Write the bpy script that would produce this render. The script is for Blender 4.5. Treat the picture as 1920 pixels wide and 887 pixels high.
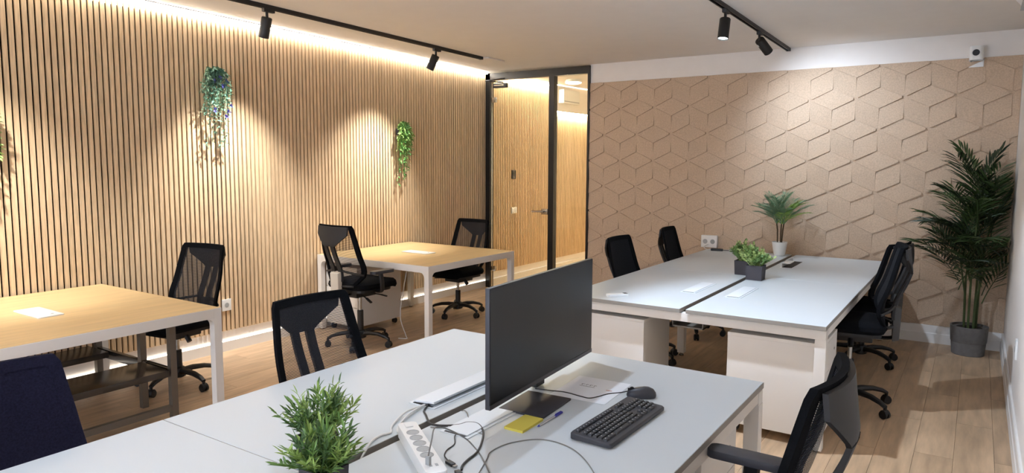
import bpy, bmesh, math, random
from mathutils import Vector, Matrix
R = math.radians
random.seed(7)
for o in list(bpy.data.objects):
    bpy.data.objects.remove(o)
scene = bpy.context.scene
COL = scene.collection

# ------------------------------------------------------------------ camera, world, exposure
H_CAM = 1.64
F_PX, YAW, PITCH, ROLL, CY = 1307.3, -0.588438, 0.0968012, 0.0044087, 430.9
cam_d = bpy.data.cameras.new('camera'); cam = bpy.data.objects.new('camera', cam_d); COL.objects.link(cam)
cam_d.sensor_width = 36; cam_d.lens = F_PX * 36 / 1920; cam_d.shift_y = -(443.5 - CY) / 1920
cam_d.clip_start = 0.05
fw = Vector((math.sin(YAW) * math.cos(PITCH), math.cos(YAW) * math.cos(PITCH), -math.sin(PITCH)))
rt = Vector((math.cos(YAW), -math.sin(YAW), 0)); up = rt.cross(fw)
r2 = math.cos(ROLL) * rt + math.sin(ROLL) * up; u2 = -math.sin(ROLL) * rt + math.cos(ROLL) * up
cam.matrix_world = Matrix(((r2.x, u2.x, -fw.x, 0), (r2.y, u2.y, -fw.y, 0), (r2.z, u2.z, -fw.z, H_CAM), (0, 0, 0, 1)))
scene.camera = cam
w = bpy.data.worlds.new('world'); scene.world = w; w.use_nodes = True
w.node_tree.nodes['Background'].inputs[0].default_value = (0.8, 0.85, 1, 1)
w.node_tree.nodes['Background'].inputs[1].default_value = 0.02
vs = scene.view_settings; vs.view_transform = 'Standard'; vs.look = 'None'; vs.gamma = 1; vs.use_curve_mapping = False
vs.exposure = 0.56
NEUTRAL = (0.96, 0.95, 0.92); COOL = (0.82, 0.97, 1.18); REAR_FILL = (0.74, 0.95, 1.30)
# spot power (W) of the track lamps and the added rear fill spots, strength of the linear LED profiles
P_LEFT, P_FAR, P_CORK, P_NEAR, P_SIDE, P_REAR_FILL = 165, 14, 48, 42, 140, 930
E_TOP, E_BOT, E_CORR = 36, 2.2, 210

# ------------------------------------------------------------------ helpers
def lin(c):
    return tuple(((v / 255) / 12.92 if v / 255 <= 0.04045 else ((v / 255 + 0.055) / 1.055) ** 2.4) for v in c)

MATS = {}
def mat(name, rgb, rough=0.5, metal=0.0, var=0.0, scale=20, stretch=(1, 1, 1), bump=0.0, rnd=0.0, coat=0, spec=0.5, emit=0, sheen=0):
    if name in MATS: return MATS[name]
    m = bpy.data.materials.new(name); m.use_nodes = True; nt = m.node_tree; b = nt.nodes['Principled BSDF']
    c = lin(rgb)
    b.inputs['Base Color'].default_value = (*c, 1); b.inputs['Roughness'].default_value = rough
    b.inputs['Metallic'].default_value = metal; b.inputs['Specular IOR Level'].default_value = spec
    b.inputs['Coat Weight'].default_value = coat
    b.inputs['Sheen Weight'].default_value = sheen
    if emit:
        b.inputs['Emission Color'].default_value = (*c, 1); b.inputs['Emission Strength'].default_value = emit
    if var or bump or rnd:
        tc = nt.nodes.new('ShaderNodeTexCoord'); mp = nt.nodes.new('ShaderNodeMapping'); mp.inputs['Scale'].default_value = stretch
        nz = nt.nodes.new('ShaderNodeTexNoise'); nz.inputs['Scale'].default_value = scale; nz.inputs['Detail'].default_value = 5
        nt.links.new(tc.outputs['Object'], mp.inputs['Vector'])
        oi = nt.nodes.new('ShaderNodeObjectInfo')
        ad = nt.nodes.new('ShaderNodeVectorMath'); ad.operation = 'ADD'
        sc = nt.nodes.new('ShaderNodeVectorMath'); sc.operation = 'SCALE'; sc.inputs[0].default_value = (13.1, 7.7, 5.3)
        nt.links.new(oi.outputs['Random'], sc.inputs['Scale'])
        nt.links.new(mp.outputs[0], ad.inputs[0]); nt.links.new(sc.outputs[0], ad.inputs[1])
        nt.links.new(ad.outputs[0], nz.inputs['Vector'])
        if var or rnd:
            mr = nt.nodes.new('ShaderNodeMapRange'); mr.inputs[1].default_value = 0.3; mr.inputs[2].default_value = 0.7
            mr.inputs[3].default_value = 1 - var; mr.inputs[4].default_value = 1 + var
            nt.links.new(nz.outputs['Fac'], mr.inputs[0])
            m2 = nt.nodes.new('ShaderNodeMapRange'); m2.inputs[3].default_value = 1 - rnd; m2.inputs[4].default_value = 1 + rnd
            nt.links.new(oi.outputs['Random'], m2.inputs[0])
            mu = nt.nodes.new('ShaderNodeMath'); mu.operation = 'MULTIPLY'
            nt.links.new(mr.outputs[0], mu.inputs[0]); nt.links.new(m2.outputs[0], mu.inputs[1])
            vm = nt.nodes.new('ShaderNodeVectorMath'); vm.operation = 'SCALE'; vm.inputs[0].default_value = c
            nt.links.new(mu.outputs[0], vm.inputs['Scale']); nt.links.new(vm.outputs[0], b.inputs['Base Color'])
        if bump:
            bp = nt.nodes.new('ShaderNodeBump'); bp.inputs['Strength'].default_value = bump; bp.inputs['Distance'].default_value = 0.002
            nt.links.new(nz.outputs['Fac'], bp.inputs['Height']); nt.links.new(bp.outputs[0], b.inputs['Normal'])
    MATS[name] = m
    return m

def glass_mat(name):
    m = bpy.data.materials.new(name); m.use_nodes = True; nt = m.node_tree
    nt.nodes.remove(nt.nodes['Principled BSDF']); out = nt.nodes['Material Output']
    t = nt.nodes.new('ShaderNodeBsdfTransparent'); t.inputs[0].default_value = (0.93, 0.95, 0.93, 1)
    g = nt.nodes.new('ShaderNodeBsdfGlossy'); g.inputs['Roughness'].default_value = 0.02
    fr = nt.nodes.new('ShaderNodeFresnel'); fr.inputs[0].default_value = 1.45
    mx = nt.nodes.new('ShaderNodeMixShader')
    nt.links.new(fr.outputs[0], mx.inputs[0]); nt.links.new(t.outputs[0], mx.inputs[1]); nt.links.new(g.outputs[0], mx.inputs[2])
    nt.links.new(mx.outputs[0], out.inputs[0]); MATS[name] = m
    return m

def mesh_fabric(name, rgb, lo, hi):
    m = bpy.data.materials.new(name); m.use_nodes = True; nt = m.node_tree; b = nt.nodes['Principled BSDF']
    b.inputs['Base Color'].default_value = (*lin(rgb), 1); b.inputs['Roughness'].default_value = 0.85
    tc = nt.nodes.new('ShaderNodeTexCoord'); wv = nt.nodes.new('ShaderNodeTexWave')
    wv.bands_direction = 'Z'; wv.inputs['Scale'].default_value = 52; wv.inputs['Distortion'].default_value = 0
    nt.links.new(tc.outputs['Object'], wv.inputs['Vector'])
    mr = nt.nodes.new('ShaderNodeMapRange'); mr.inputs[1].default_value = 0.3; mr.inputs[2].default_value = 0.7
    mr.inputs[3].default_value = lo; mr.inputs[4].default_value = hi
    nt.links.new(wv.outputs['Fac'], mr.inputs[0]); nt.links.new(mr.outputs[0], b.inputs['Alpha'])
    MATS[name] = m
    return m

class MB:
    def __init__(s): s.v = []; s.f = []
    def add(s, vs, fs):
        n = len(s.v); s.v += [tuple(x) for x in vs]; s.f += [tuple(i + n for i in q) for q in fs]; return s
    def box(s, x0, x1, y0, y1, z0, z1):
        return s.add([(x0, y0, z0), (x1, y0, z0), (x1, y1, z0), (x0, y1, z0), (x0, y0, z1), (x1, y0, z1), (x1, y1, z1), (x0, y1, z1)],
                     [(0, 3, 2, 1), (4, 5, 6, 7), (0, 1, 5, 4), (1, 2, 6, 5), (2, 3, 7, 6), (3, 0, 4, 7)])
    def tube(s, path, r, n=8, ry=None, cap=True, upv=None):
        P = [Vector(p) for p in path]; k = len(P); rs = r if isinstance(r, (list, tuple)) else [r] * k
        rys = (ry if isinstance(ry, (list, tuple)) else [ry] * k) if ry is not None else rs
        vs = []; prev = None
        for i, p in enumerate(P):
            t = (P[min(i + 1, k - 1)] - P[max(i - 1, 0)]).normalized()
            if prev is None:
                a = Vector(upv) if upv else (Vector((0, 0, 1)) if abs(t.z) < 0.9 else Vector((1, 0, 0)))
            else: a = prev
            a = (a - a.dot(t) * t).normalized(); prev = a; bb = t.cross(a)
            for j in range(n):
                an = 2 * math.pi * j / n
                vs.append(p + a * math.sin(an) * rys[i] + bb * math.cos(an) * rs[i])
        fs = [(i * n + j, i * n + (j + 1) % n, (i + 1) * n + (j + 1) % n, (i + 1) * n + j) for i in range(k - 1) for j in range(n)]
        if cap: fs += [tuple(range(n - 1, -1, -1)), tuple((k - 1) * n + j for j in range(n))]
        return s.add(vs, fs)
    def lathe(s, prof, n=16, c=(0, 0, 0), cap=True):
        vs = [(c[0] + r * math.cos(2 * math.pi * j / n), c[1] + r * math.sin(2 * math.pi * j / n), c[2] + z) for r, z in prof for j in range(n)]
        k = len(prof)
        fs = [(i * n + j, i * n + (j + 1) % n, (i + 1) * n + (j + 1) % n, (i + 1) * n + j) for i in range(k - 1) for j in range(n)]
        if cap: fs += [tuple(range(n - 1, -1, -1)), tuple((k - 1) * n + j for j in range(n))]
        return s.add(vs, fs)
    def loft(s, rings):
        n = len(rings[0]); vs = [p for r in rings for p in r]; k = len(rings)
        fs = [(i * n + j, i * n + (j + 1) % n, (i + 1) * n + (j + 1) % n, (i + 1) * n + j) for i in range(k - 1) for j in range(n)]
        fs += [tuple(range(n - 1, -1, -1)), tuple((k - 1) * n + j for j in range(n))]
        return s.add(vs, fs)
    def prism(s, poly, z0, z1):
        n = len(poly)
        return s.loft([[(x, y, z0) for x, y in poly], [(x, y, z1) for x, y in poly]])
    def xf(s, M, start=0):
        s.v[start:] = [tuple(M @ Vector(p)) for p in s.v[start:]]; return s
    def mesh(s, name, m=None, bev=0, seg=2, smooth=True):
        me = bpy.data.meshes.new(name); me.from_pydata(s.v, [], s.f)
        if bev:
            bm = bmesh.new(); bm.from_mesh(me)
            bmesh.ops.bevel(bm, geom=list(bm.edges), offset=bev, segments=seg, affect='EDGES', profile=0.7, clamp_overlap=True)
            bm.to_mesh(me); bm.free()
        bm = bmesh.new(); bm.from_mesh(me); bmesh.ops.recalc_face_normals(bm, faces=bm.faces); bm.to_mesh(me); bm.free()
        if smooth:
            me.polygons.foreach_set('use_smooth', [True] * len(me.polygons)); me.set_sharp_from_angle(angle=R(38))
        if m: me.materials.append(m)
        me.update()
        return me
    def obj(s, name, m, parent=None, bev=0, seg=2, smooth=True, loc=None):
        return link(name, s.mesh(name, m, bev, seg, smooth), parent, loc)

def link(name, me, parent=None, loc=None):
    o = bpy.data.objects.new(name, me); COL.objects.link(o); o.parent = parent
    if loc is not None: o.location = loc
    return o
def tag(o, label=None, cat=None, group=None, kind=None):
    if label: o['label'] = label
    if cat: o['category'] = cat
    if group: o['group'] = group
    if kind: o['kind'] = kind
    return o
def thing(name, label, cat, loc=(0, 0, 0), rz=0, group=None):
    o = bpy.data.objects.new(name, None); COL.objects.link(o); o.location = loc; o.rotation_euler = (0, 0, rz); o.empty_display_size = 0.05
    return tag(o, label, cat, group)
def struct(o): o['kind'] = 'structure'; return o
def rrect(w, d, r, n=4, cx=0, cy=0):
    pts = []
    for sx, sy, a0 in ((1, 1, 0), (-1, 1, 90), (-1, -1, 180), (1, -1, 270)):
        for i in range(n + 1):
            a = R(a0 + 90 * i / n)
            pts.append((cx + sx * (w / 2 - r) + r * math.cos(a), cy + sy * (d / 2 - r) + r * math.sin(a)))
    return pts
def smooth_path(P, n=6):
    P = [Vector(p) for p in P]; out = []
    for i in range(len(P) - 1):
        p0, p1, p2, p3 = P[max(i - 1, 0)], P[i], P[i + 1], P[min(i + 2, len(P) - 1)]
        for j in range(n):
            t = j / n
            out.append(0.5 * ((2 * p1) + (p2 - p0) * t + (2 * p0 - 5 * p1 + 4 * p2 - p3) * t * t + (3 * p1 - p0 - 3 * p2 + p3) * t ** 3))
    out.append(P[-1]); return out
def copy_tree(o, parent=None):
    c = o.copy(); COL.objects.link(c); c.parent = parent
    for ch in o.children: copy_tree(ch, c)
    return c

# ------------------------------------------------------------------ materials
M_OAK = mat('oak slat', (216, 187, 150), 0.55, var=0.16, scale=6, stretch=(14, 14, 1.2), rnd=0.07)
M_FELT = mat('black felt', (7, 5, 4), 0.95, spec=0.05)
M_CORK = mat('cork', (197, 173, 149), 0.9, var=0.12, scale=90, bump=0.35, spec=0.15, rnd=0.015)
M_PLASTER = mat('white plaster', (236, 230, 224), 0.85, var=0.015, scale=8)
M_CEIL = mat('ceiling paint', (238, 232, 226), 0.9, var=0.012, scale=6)
M_SKIRT = mat('white skirting', (235, 231, 226), 0.45)
M_FLOOR = mat('oak floor', (190, 160, 128), 0.42, var=0.22, scale=4.5, stretch=(5, 0.6, 1), rnd=0.07, bump=0.05)
M_WHITE = mat('white laminate', (204, 210, 213), 0.38, spec=0.4)
M_WFRAME = mat('white powder coat', (232, 227, 220), 0.4)
M_EDGE = mat('laminate edge', (150, 144, 136), 0.5)
M_TOP = mat('oak laminate', (212, 182, 132), 0.33, var=0.09, scale=3, stretch=(8, 0.8, 1), spec=0.45)
M_BLACKF = mat('black door frame', (16, 15, 15), 0.4)
M_BLACK = mat('black plastic', (20, 20, 22), 0.45)
M_BLACKM = mat('black matt metal', (24, 23, 23), 0.5)
M_FABRIC = mat('black seat fabric', (14, 15, 18), 0.95, var=0.25, scale=140, bump=0.3, spec=0.1)
M_NET = mesh_fabric('chair mesh', (30, 32, 42), 0.12, 0.92)
M_NET2 = mesh_fabric('tight chair mesh', (24, 24, 30), 0.62, 0.97)
M_NETD = mat('navy back fabric', (30, 29, 44), 0.95, var=0.3, scale=160, bump=0.3, spec=0.08)
M_BACKF = mat('charcoal back fabric', (32, 33, 36), 0.95, var=0.25, scale=140, bump=0.3, spec=0.1)
M_SPINE = mat('black spine plastic', (30, 30, 32), 0.6)
M_BRACK_SHADE = mat('plastic bracket shaded', (66, 65, 64), 0.5)  # bracket plastic with shade put into its colour
M_BRACK_LIT = mat('plastic bracket spotlit', (206, 198, 184), 0.5)  # same plastic, spotlight brightness put into the colour
M_CHROME = mat('brushed chrome', (190, 188, 184), 0.25, metal=1)
M_STEEL = mat('grey steel', (120, 113, 104), 0.45, metal=0.6)
M_DARKW = mat('dark glossy board', (46, 42, 40), 0.18, spec=0.7)
M_GLASS = glass_mat('clear glass')
M_SCREEN = mat('black screen', (9, 9, 12), 0.32, spec=0.5)
M_BEZEL = mat('monitor grey', (70, 68, 72), 0.4)
M_GREYP = mat('dark grey plastic', (52, 52, 58), 0.45)
M_KEY = mat('key caps', (38, 39, 44), 0.5)
M_KEYP = mat('key legends', (200, 200, 205), 0.6)
M_WPLAS = mat('white plastic', (236, 236, 234), 0.35)
M_LID = mat('white cable lid', (226, 231, 235), 0.4)
M_SOCK = mat('grey socket', (170, 172, 172), 0.5)
M_YEL = mat('yellow paper', (212, 196, 84), 0.8)
M_BLUE = mat('blue plastic', (40, 38, 150), 0.4)
M_CLEAR = mat('clear pen barrel', (185, 180, 178), 0.2)
M_PAPER = mat('white paper', (240, 242, 246), 0.6)
M_INK = mat('grey ink', (105, 98, 96), 0.8)
M_CABW = mat('white cable', (225, 224, 220), 0.5)
M_CABB = mat('black cable', (40, 38, 38), 0.5)
M_CABG = mat('grey cable', (120, 118, 114), 0.5)
M_POT = mat('concrete grey pot', (104, 100, 97), 0.85, var=0.12, scale=30, bump=0.3)
M_DPOT = mat('charcoal planter', (62, 58, 62), 0.75)
M_WPOT = mat('white ceramic', (232, 230, 224), 0.4)
M_SOIL = mat('dark soil', (34, 26, 20), 0.95)
M_LEAF = [mat('leaf bright', (142, 168, 84), 0.5), mat('leaf mid', (104, 138, 66), 0.5), mat('leaf deep', (72, 104, 54), 0.5)]
M_ROUND = [mat('box leaf pale', (172, 190, 118), 0.5), mat('box leaf', (118, 148, 82), 0.5)]
M_BIVY = [mat('blue green leaf', (96, 138, 116), 0.6), mat('grey green leaf', (128, 160, 132), 0.6)]
M_GIVY = [mat('ivy leaf', (78, 132, 62), 0.55), mat('ivy leaf pale', (142, 176, 96), 0.55)]
M_FLOWER = mat('violet flower', (84, 84, 160), 0.6)
M_PALM = [mat('palm leaf', (60, 82, 42), 0.45), mat('palm leaf dark', (38, 54, 30), 0.45)]
M_SPALM = [mat('small palm blue green', (108, 140, 106), 0.5), mat('small palm yellow green', (132, 164, 72), 0.5)]
M_STEM = mat('palm stem', (66, 78, 40), 0.6)
M_BARK = mat('brown stem', (74, 58, 38), 0.7)
M_LED = mat('led diffuser', (255, 252, 244), 0.5, emit=E_TOP)
M_LEDB = mat('led diffuser low', (255, 246, 232), 0.5, emit=E_BOT)
M_LEDC = mat('led diffuser corridor', (255, 240, 205), 0.5, emit=E_CORR)
M_LENS = mat('lit lamp lens', (235, 250, 255), 0.3, emit=9)
M_CLAMP = mat('lit ceiling lamp', (255, 246, 232), 0.4, emit=30)
M_ALU = mat('aluminium profile', (150, 148, 150), 0.4, metal=0.7)

# ------------------------------------------------------------------ room shell
XL, XR, YB, YF = -5.349, 0.259, 7.391, -3.4
YE = 12.2                       # end of the corridor beyond the glass
XC = -3.835                     # left end of the cork wall
def zc(y): return 2.889 - 0.0152 * min(y, YB)
PITCH_S, SLAT_W, SLAT_T = 0.04196, 0.0282, 0.019
XS = XL + SLAT_T                # slat faces

floor = struct(MB().box(XL - 0.2, XR + 0.2, YF, YE, -0.12, -0.008).obj('floor', mat('plank joint', (70, 52, 38), 0.9)))
PW, PL = 0.19, 1.25
cache = {}
rest = MB()
ncol = int((XR - XL) / PW) + 1
for i in range(ncol):
    x0 = XL + i * PW; x1 = min(x0 + PW, XR)
    off = (i * 0.47) % 1.0 * PL
    y = YF - off
    while y < YE:
        y0, y1 = max(y, YF), min(y + PL, YE); y += PL
        if y1 - y0 < 0.03 or x1 - x0 < 0.02: continue
        wd, ln = round(x1 - x0 - 0.0005, 4), round(y1 - y0 - 0.0005, 4)
        if y1 < 0.9 or (y0 > YB and x0 > XC) or y0 > 10.6:
            rest.box(x0, x0 + wd, y0, y0 + ln, -0.008, 0.0); continue
        if (wd, ln) not in cache:
            cache[(wd, ln)] = MB().add([(0, 0, -0.008), (wd, 0, -0.008), (wd, ln, -0.008), (0, ln, -0.008), (0.0006, 0.0006, 0), (wd - 0.0006, 0.0006, 0), (wd - 0.0006, ln - 0.0006, 0), (0.0006, ln - 0.0006, 0)],
                [(4, 5, 6, 7), (0, 1, 5, 4), (1, 2, 6, 5), (2, 3, 7, 6), (3, 0, 4, 7)]).mesh('floor_plank', M_FLOOR, smooth=False)
        link('floor_plank', cache[(wd, ln)], floor, (x0, y0, 0))
tag(rest.obj('floor_plank', M_FLOOR, floor, smooth=False), kind='stuff')

# ceilings
c = MB(); y0, y1 = YF, YB
c.add([(XL - 0.2, y0, zc(y0)), (XR + 0.2, y0, zc(y0)), (XR + 0.2, y1, zc(y1)), (XL - 0.2, y1, zc(y1)), (XL - 0.2, y0, 3.1), (XR + 0.2, y0, 3.1), (XR + 0.2, y1, 3.1), (XL - 0.2, y1, 3.1)],
      [(0, 3, 2, 1), (4, 5, 6, 7), (0, 1, 5, 4), (1, 2, 6, 5), (2, 3, 7, 6), (3, 0, 4, 7)])
ceiling = struct(c.obj('ceiling', M_CEIL, smooth=False))
struct(MB().box(XL - 0.2, XR + 0.2, YB, YE + 0.1, zc(YB), 3.1).obj('ceiling', M_CEIL, smooth=False))

# left wall with slats
wl = struct(MB().box(XL - 0.2, XL, YF, YE + 0.1, -0.1, 3.1).obj('wall_left', M_PLASTER, smooth=False))
Z0S = 0.178
MB().add([], []).box(XL, XL + 0.0015, YF, 9.1, Z0S, zc(YB)).obj('felt_backing', M_FELT, wl, smooth=False)
MB().box(XL, XL + 0.0015, 9.1, YE, Z0S, 2.40).obj('felt_backing', M_FELT, wl, smooth=False)
slat_cache = {}
rest = MB()
y = 1.0
k0 = int((YF - y) / PITCH_S)
for k in range(k0, int((YE - y) / PITCH_S)):
    ys = y + k * PITCH_S
    zt = round((zc(ys) - 0.004) if ys < 9.08 else 2.385, 2)
    if ys < YF + 0.01: continue
    if k < 0 or ys > 10.45:
        rest.box(XL + 0.0015, XS, ys, ys + SLAT_W, Z0S, zt); continue
    if zt not in slat_cache:
        slat_cache[zt] = MB().box(0.0015, SLAT_T, 0, SLAT_W, Z0S, zt).mesh('slat', M_OAK, smooth=False)
    link('slat', slat_cache[zt], wl, (XL, ys, 0))
tag(rest.obj('slat', M_OAK, wl, smooth=False), kind='stuff')
# lower skirting of the slatted wall with an up-light behind its top edge
bb = struct(MB().box(XL, XL + 0.022, YF, YE, 0.0, 0.085).obj('baseboard_left', M_SKIRT, smooth=False))
led = MB().box(XL + 0.004, XL + 0.018, 0.2, YB, 0.085, 0.092).obj('led_strip', M_LEDB)
tag(led, 'thin LED strip along the top of the left skirting, under the slats', 'light strip')
# linear profile washing the slats from the ceiling
def led_profile(y0, y1, m, label, z=None):
    t = thing('led_profile', label, 'light strip', (0, 0, 0))
    a = MB(); b = MB()
    za, zb = (zc(y0), zc(y1)) if z is None else (z, z)
    def bar(q, x0, x1, d0, d1):
        q.add([(x0, y0, za - d1), (x1, y0, za - d1), (x1, y1, zb - d1), (x0, y1, zb - d1), (x0, y0, za - d0), (x1, y0, za - d0), (x1, y1, zb - d0), (x0, y1, zb - d0)],
              [(0, 3, 2, 1), (4, 5, 6, 7), (0, 1, 5, 4), (1, 2, 6, 5), (2, 3, 7, 6), (3, 0, 4, 7)])
    bar(a, XS + 0.004, XS + 0.034, 0.0, 0.008)
    bar(b, XS + 0.006, XS + 0.030, 0.008, 0.020)
    a.obj('housing', M_ALU, t); b.obj('diffuser', m, t)
led_profile(-0.5, YB - 0.02, M_LED, 'long bright LED profile where the slatted wall meets the ceiling')
led_profile(YB + 0.12, 9.06, M_LEDC, 'LED profile above the slats in the corridor, seen through the glass door', zc(YB))

# right wall, rear wall
struct(MB().box(XR, XR + 0.2, YF, YE, -0.1, 3.1).obj('wall_right', M_PLASTER, smooth=False))
struct(MB().box(XL - 0.2, XR + 0.2, YF - 0.2, YF, -0.1, 3.1).obj('wall_rear', M_PLASTER, smooth=False))
struct(MB().box(XL - 0.2, XR + 0.2, YE, YE + 0.2, -0.1, 3.1).obj('wall_corridor', M_PLASTER, smooth=False))
def skirting(name, pts_fn, length):
    m = MB(); prof = [(0, 0), (0.018, 0), (0.018, 0.088), (0.014, 0.094), (0.014, 0.158), (0.010, 0.165), (0, 0.165)]
    m.loft([[pts_fn(d, z, s) for d, z in prof] for s in (0, length)])
    return struct(m.obj(name, M_SKIRT, smooth=False))
skirting('baseboard_right', lambda d, z, s: (XR - d, YF + s, z), YB - YF)
skirting('baseboard_back', lambda d, z, s: (XC + s, YB - d, z), XR - XC)

# back wall, white band above, cork relief tiles below
wb = struct(MB().box(XC, XR, YB, YB + 0.16, -0.1, 3.0).obj('wall_back', M_PLASTER, smooth=False))
CZ0, CZ1, CX0, CX1 = 0.166, 2.560, XC + 0.002, XR - 0.002
CT, CH = 0.008, 0.016
MB().box(CX0, CX1, YB - CT, YB, CZ0, CZ1).obj('cork_sheet', M_CORK, wb, smooth=False)
A_, B_ = 0.4045, 0.294
SX, SZ = -3.642, 1.957
def clip(poly, ax, val, keep_gt):
    out = []
    for i in range(len(poly)):
        p, q = poly[i], poly[(i + 1) % len(poly)]
        ip = (p[ax] > val) == keep_gt; iq = (q[ax] > val) == keep_gt
        if ip: out.append(p)
        if ip != iq:
            t = (val - p[ax]) / (q[ax] - p[ax]); out.append(tuple(p[j] + t * (q[j] - p[j]) for j in range(3)))
    return out
full = {}
g = 0.0012
for row in range(-8, 4):
    for col in range(-3, 14):
        sx = SX + col * A_ + (row % 2) * A_ / 2; sz = SZ + row * B_
        # three rhombi per star point: towards 0, 120 and 240 degrees (high at this star, low at the far one)
        for k, (ex, ez, m1, m2) in enumerate((((A_, 0, (A_ / 2, B_ / 3), (A_ / 2, -B_ / 3))),
                                              ((-A_ / 2, B_, (0, 2 * B_ / 3), (-A_ / 2, B_ / 3))),
                                              ((-A_ / 2, -B_, (0, -2 * B_ / 3), (-A_ / 2, -B_ / 3))))):
            h1, h2 = (0.22, 0.78) if k == 0 else (0.78, 0.22)
            loc = [(0, 0, 0.001), (m1[0], m1[1], CH * h1), (ex, ez, CH), (m2[0], m2[1], CH * h2)]
            cx, cz = ex / 2, ez / 2
            cut = lambda p, q: tuple(p[i] + 0.09 * (q[i] - p[i]) for i in range(3))
            loc = [cut(loc[0], loc[3]), cut(loc[0], loc[1]), loc[1], cut(loc[2], loc[1]), cut(loc[2], loc[3]), loc[3]]
            loc = [(cx + (x - cx) * 0.992, cz + (z - cz) * 0.992, h) for x, z, h in loc]
            poly = [(x + sx, z + sz, h) for x, z, h in loc]
            inside = all(CX0 < p[0] < CX1 and CZ0 < p[1] < CZ1 for p in poly)
            if inside:
                if k not in full:
                    n = 4
                    full[k] = MB().add([(x, -h, z) for x, z, h in loc] + [(x, 0.001, z) for x, z, h in loc],
                        [tuple(range(6))] + [(i, i + 6, (i + 1) % 6 + 6, (i + 1) % 6) for i in range(6)]).mesh('cork_tile', M_CORK, smooth=False)
                link('cork_tile', full[k], wb, (sx, YB - CT, sz))
            else:
                for ax, v, kg in ((0, CX0, True), (0, CX1, False), (1, CZ0, True), (1, CZ1, False)):
                    if poly: poly = clip(poly, ax, v, kg)
                if len(poly) < 3: continue
                x0 = min(p[0] for p in poly); x1 = max(p[0] for p in poly); z0 = min(p[1] for p in poly); z1 = max(p[1] for p in poly)
                if x1 - x0 < 0.02 or z1 - z0 < 0.02: continue
                n = len(poly)
                MB().add([(x, YB - CT - h, z) for x, z, h in poly] + [(x, YB - CT + 0.001, z) for x, z, h in poly],
                         [tuple(range(n))] + [(i, i + n, (i + 1) % n + n, (i + 1) % n) for i in range(n)]).obj('cork_tile', M_CORK, wb, smooth=False)

# corridor bulkhead and things beyond the glass
struct(MB().box(XL, XS + 0.05, 9.08, YE, 2.40, zc(YB)).obj('trim_bulkhead', M_PLASTER, smooth=False))
tag(MB().box(XS + 0.006, XS + 0.03, 9.1, YE - 0.02, 2.388, 2.40).obj('led_strip', M_LEDC), 'LED strip under the white bulkhead at the far end of the corridor', 'light strip')
t = thing('wall_unit', 'white box unit mounted on the bulkhead beyond the glass panel', 'air conditioner', (XS + 0.05, 9.35, 2.52))
MB().box(0, 0.09, -0.2, 0.3, 0, 0.2).obj('body', M_WPLAS, t, bev=0.01)
MB().box(0.088, 0.092, -0.18, 0.28, 0.02, 0.035).obj('vent', M_SOCK, t)
t = thing('ceiling_lamp', 'round lit ceiling lamp in the corridor beyond the glass panel', 'ceiling lamp', (-4.74, 8.62, zc(YB) - 0.05))
MB().lathe([(0.105, 0.05), (0.115, 0.03), (0.115, 0.012)], 24).obj('housing', M_WPLAS, t)
MB().lathe([(0.0, -0.006), (0.07, -0.004), (0.105, 0.004), (0.11, 0.014)], 24, cap=False).obj('diffuser', M_CLAMP, t)
struct(MB().box(-3.4, -3.3, YB + 0.16, YE, -0.1, 3.0).obj('wall_corridor', M_PLASTER, smooth=False))
t = thing('keypad', 'small dark keypad on the corridor slats behind the glass door', 'keypad', (XS, 8.01, 1.41))
MB().box(0, 0.018, -0.04, 0.04, 0, 0.12).obj('body', M_GREYP, t, bev=0.004)
MB().box(0.018, 0.020, -0.025, 0.025, 0.06, 0.105).obj('display', M_SCREEN, t)
t = thing('light_switch', 'white double light switch on the corridor slats below the keypad', 'switch', (XS, 8.03, 0.935))
MB().box(0, 0.010, -0.065, 0.065, 0, 0.085).obj('plate', M_WPLAS, t, bev=0.002)
for yy in (-0.028, 0.028): MB().box(0.010, 0.014, yy - 0.024, yy + 0.024, 0.015, 0.07).obj('rocker', M_PAPER, t, bev=0.001)

# glass partition: black frame, door leaf, fixed pane
ZD = zc(YB) - 0.012
fr = struct(MB().box(XS, XS + 0.07, YB - 0.03, YB + 0.05, 0, ZD).box(XS, XC, YB - 0.03, YB + 0.05, ZD - 0.09, ZD).box(-4.385, -4.31, YB - 0.03, YB + 0.05, 0, ZD - 0.09)
            .box(XC - 0.025, XC, YB - 0.03, YB + 0.05, 0, ZD - 0.09).obj('trim_partition', M_BLACKF, smooth=False))
pane = struct(MB().box(-4.31, XC - 0.025, YB + 0.004, YB + 0.014, 0.0, ZD - 0.09).obj('window_1', M_GLASS, smooth=False))
door = struct(MB().box(XS + 0.075, -4.39, YB + 0.004, YB + 0.014, 0.012, ZD - 0.10).obj('door_1', M_GLASS, smooth=False))
for zz in (0.25, 2.43):
    MB().box(XS + 0.05, XS + 0.14, YB - 0.012, YB + 0.026, zz - 0.032, zz + 0.032).obj('hinge', M_CHROME, door, bev=0.004)
MB().box(-4.49, -4.40, YB - 0.014, YB + 0.03, 0.995, 1.065).obj('lock_plate', M_CHROME, door, bev=0.004)
MB().tube([(-4.44, YB - 0.014, 1.035), (-4.44, YB - 0.06, 1.035)], 0.011).tube([(-4.43, YB - 0.06, 1.035), (-4.60, YB - 0.06, 1.032)], 0.011).obj('door_handle', M_CHROME, door)
MB().box(XS + 0.13, XS + 0.33, YB - 0.055, YB + 0.004, ZD - 0.19, ZD - 0.135).obj('door_closer', M_BLACK, door, bev=0.006)
MB().box(XS + 0.15, XS + 0.30, YB - 0.06, YB - 0.054, ZD - 0.165, ZD - 0.155).obj('closer_trim', M_CHROME, door)
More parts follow.
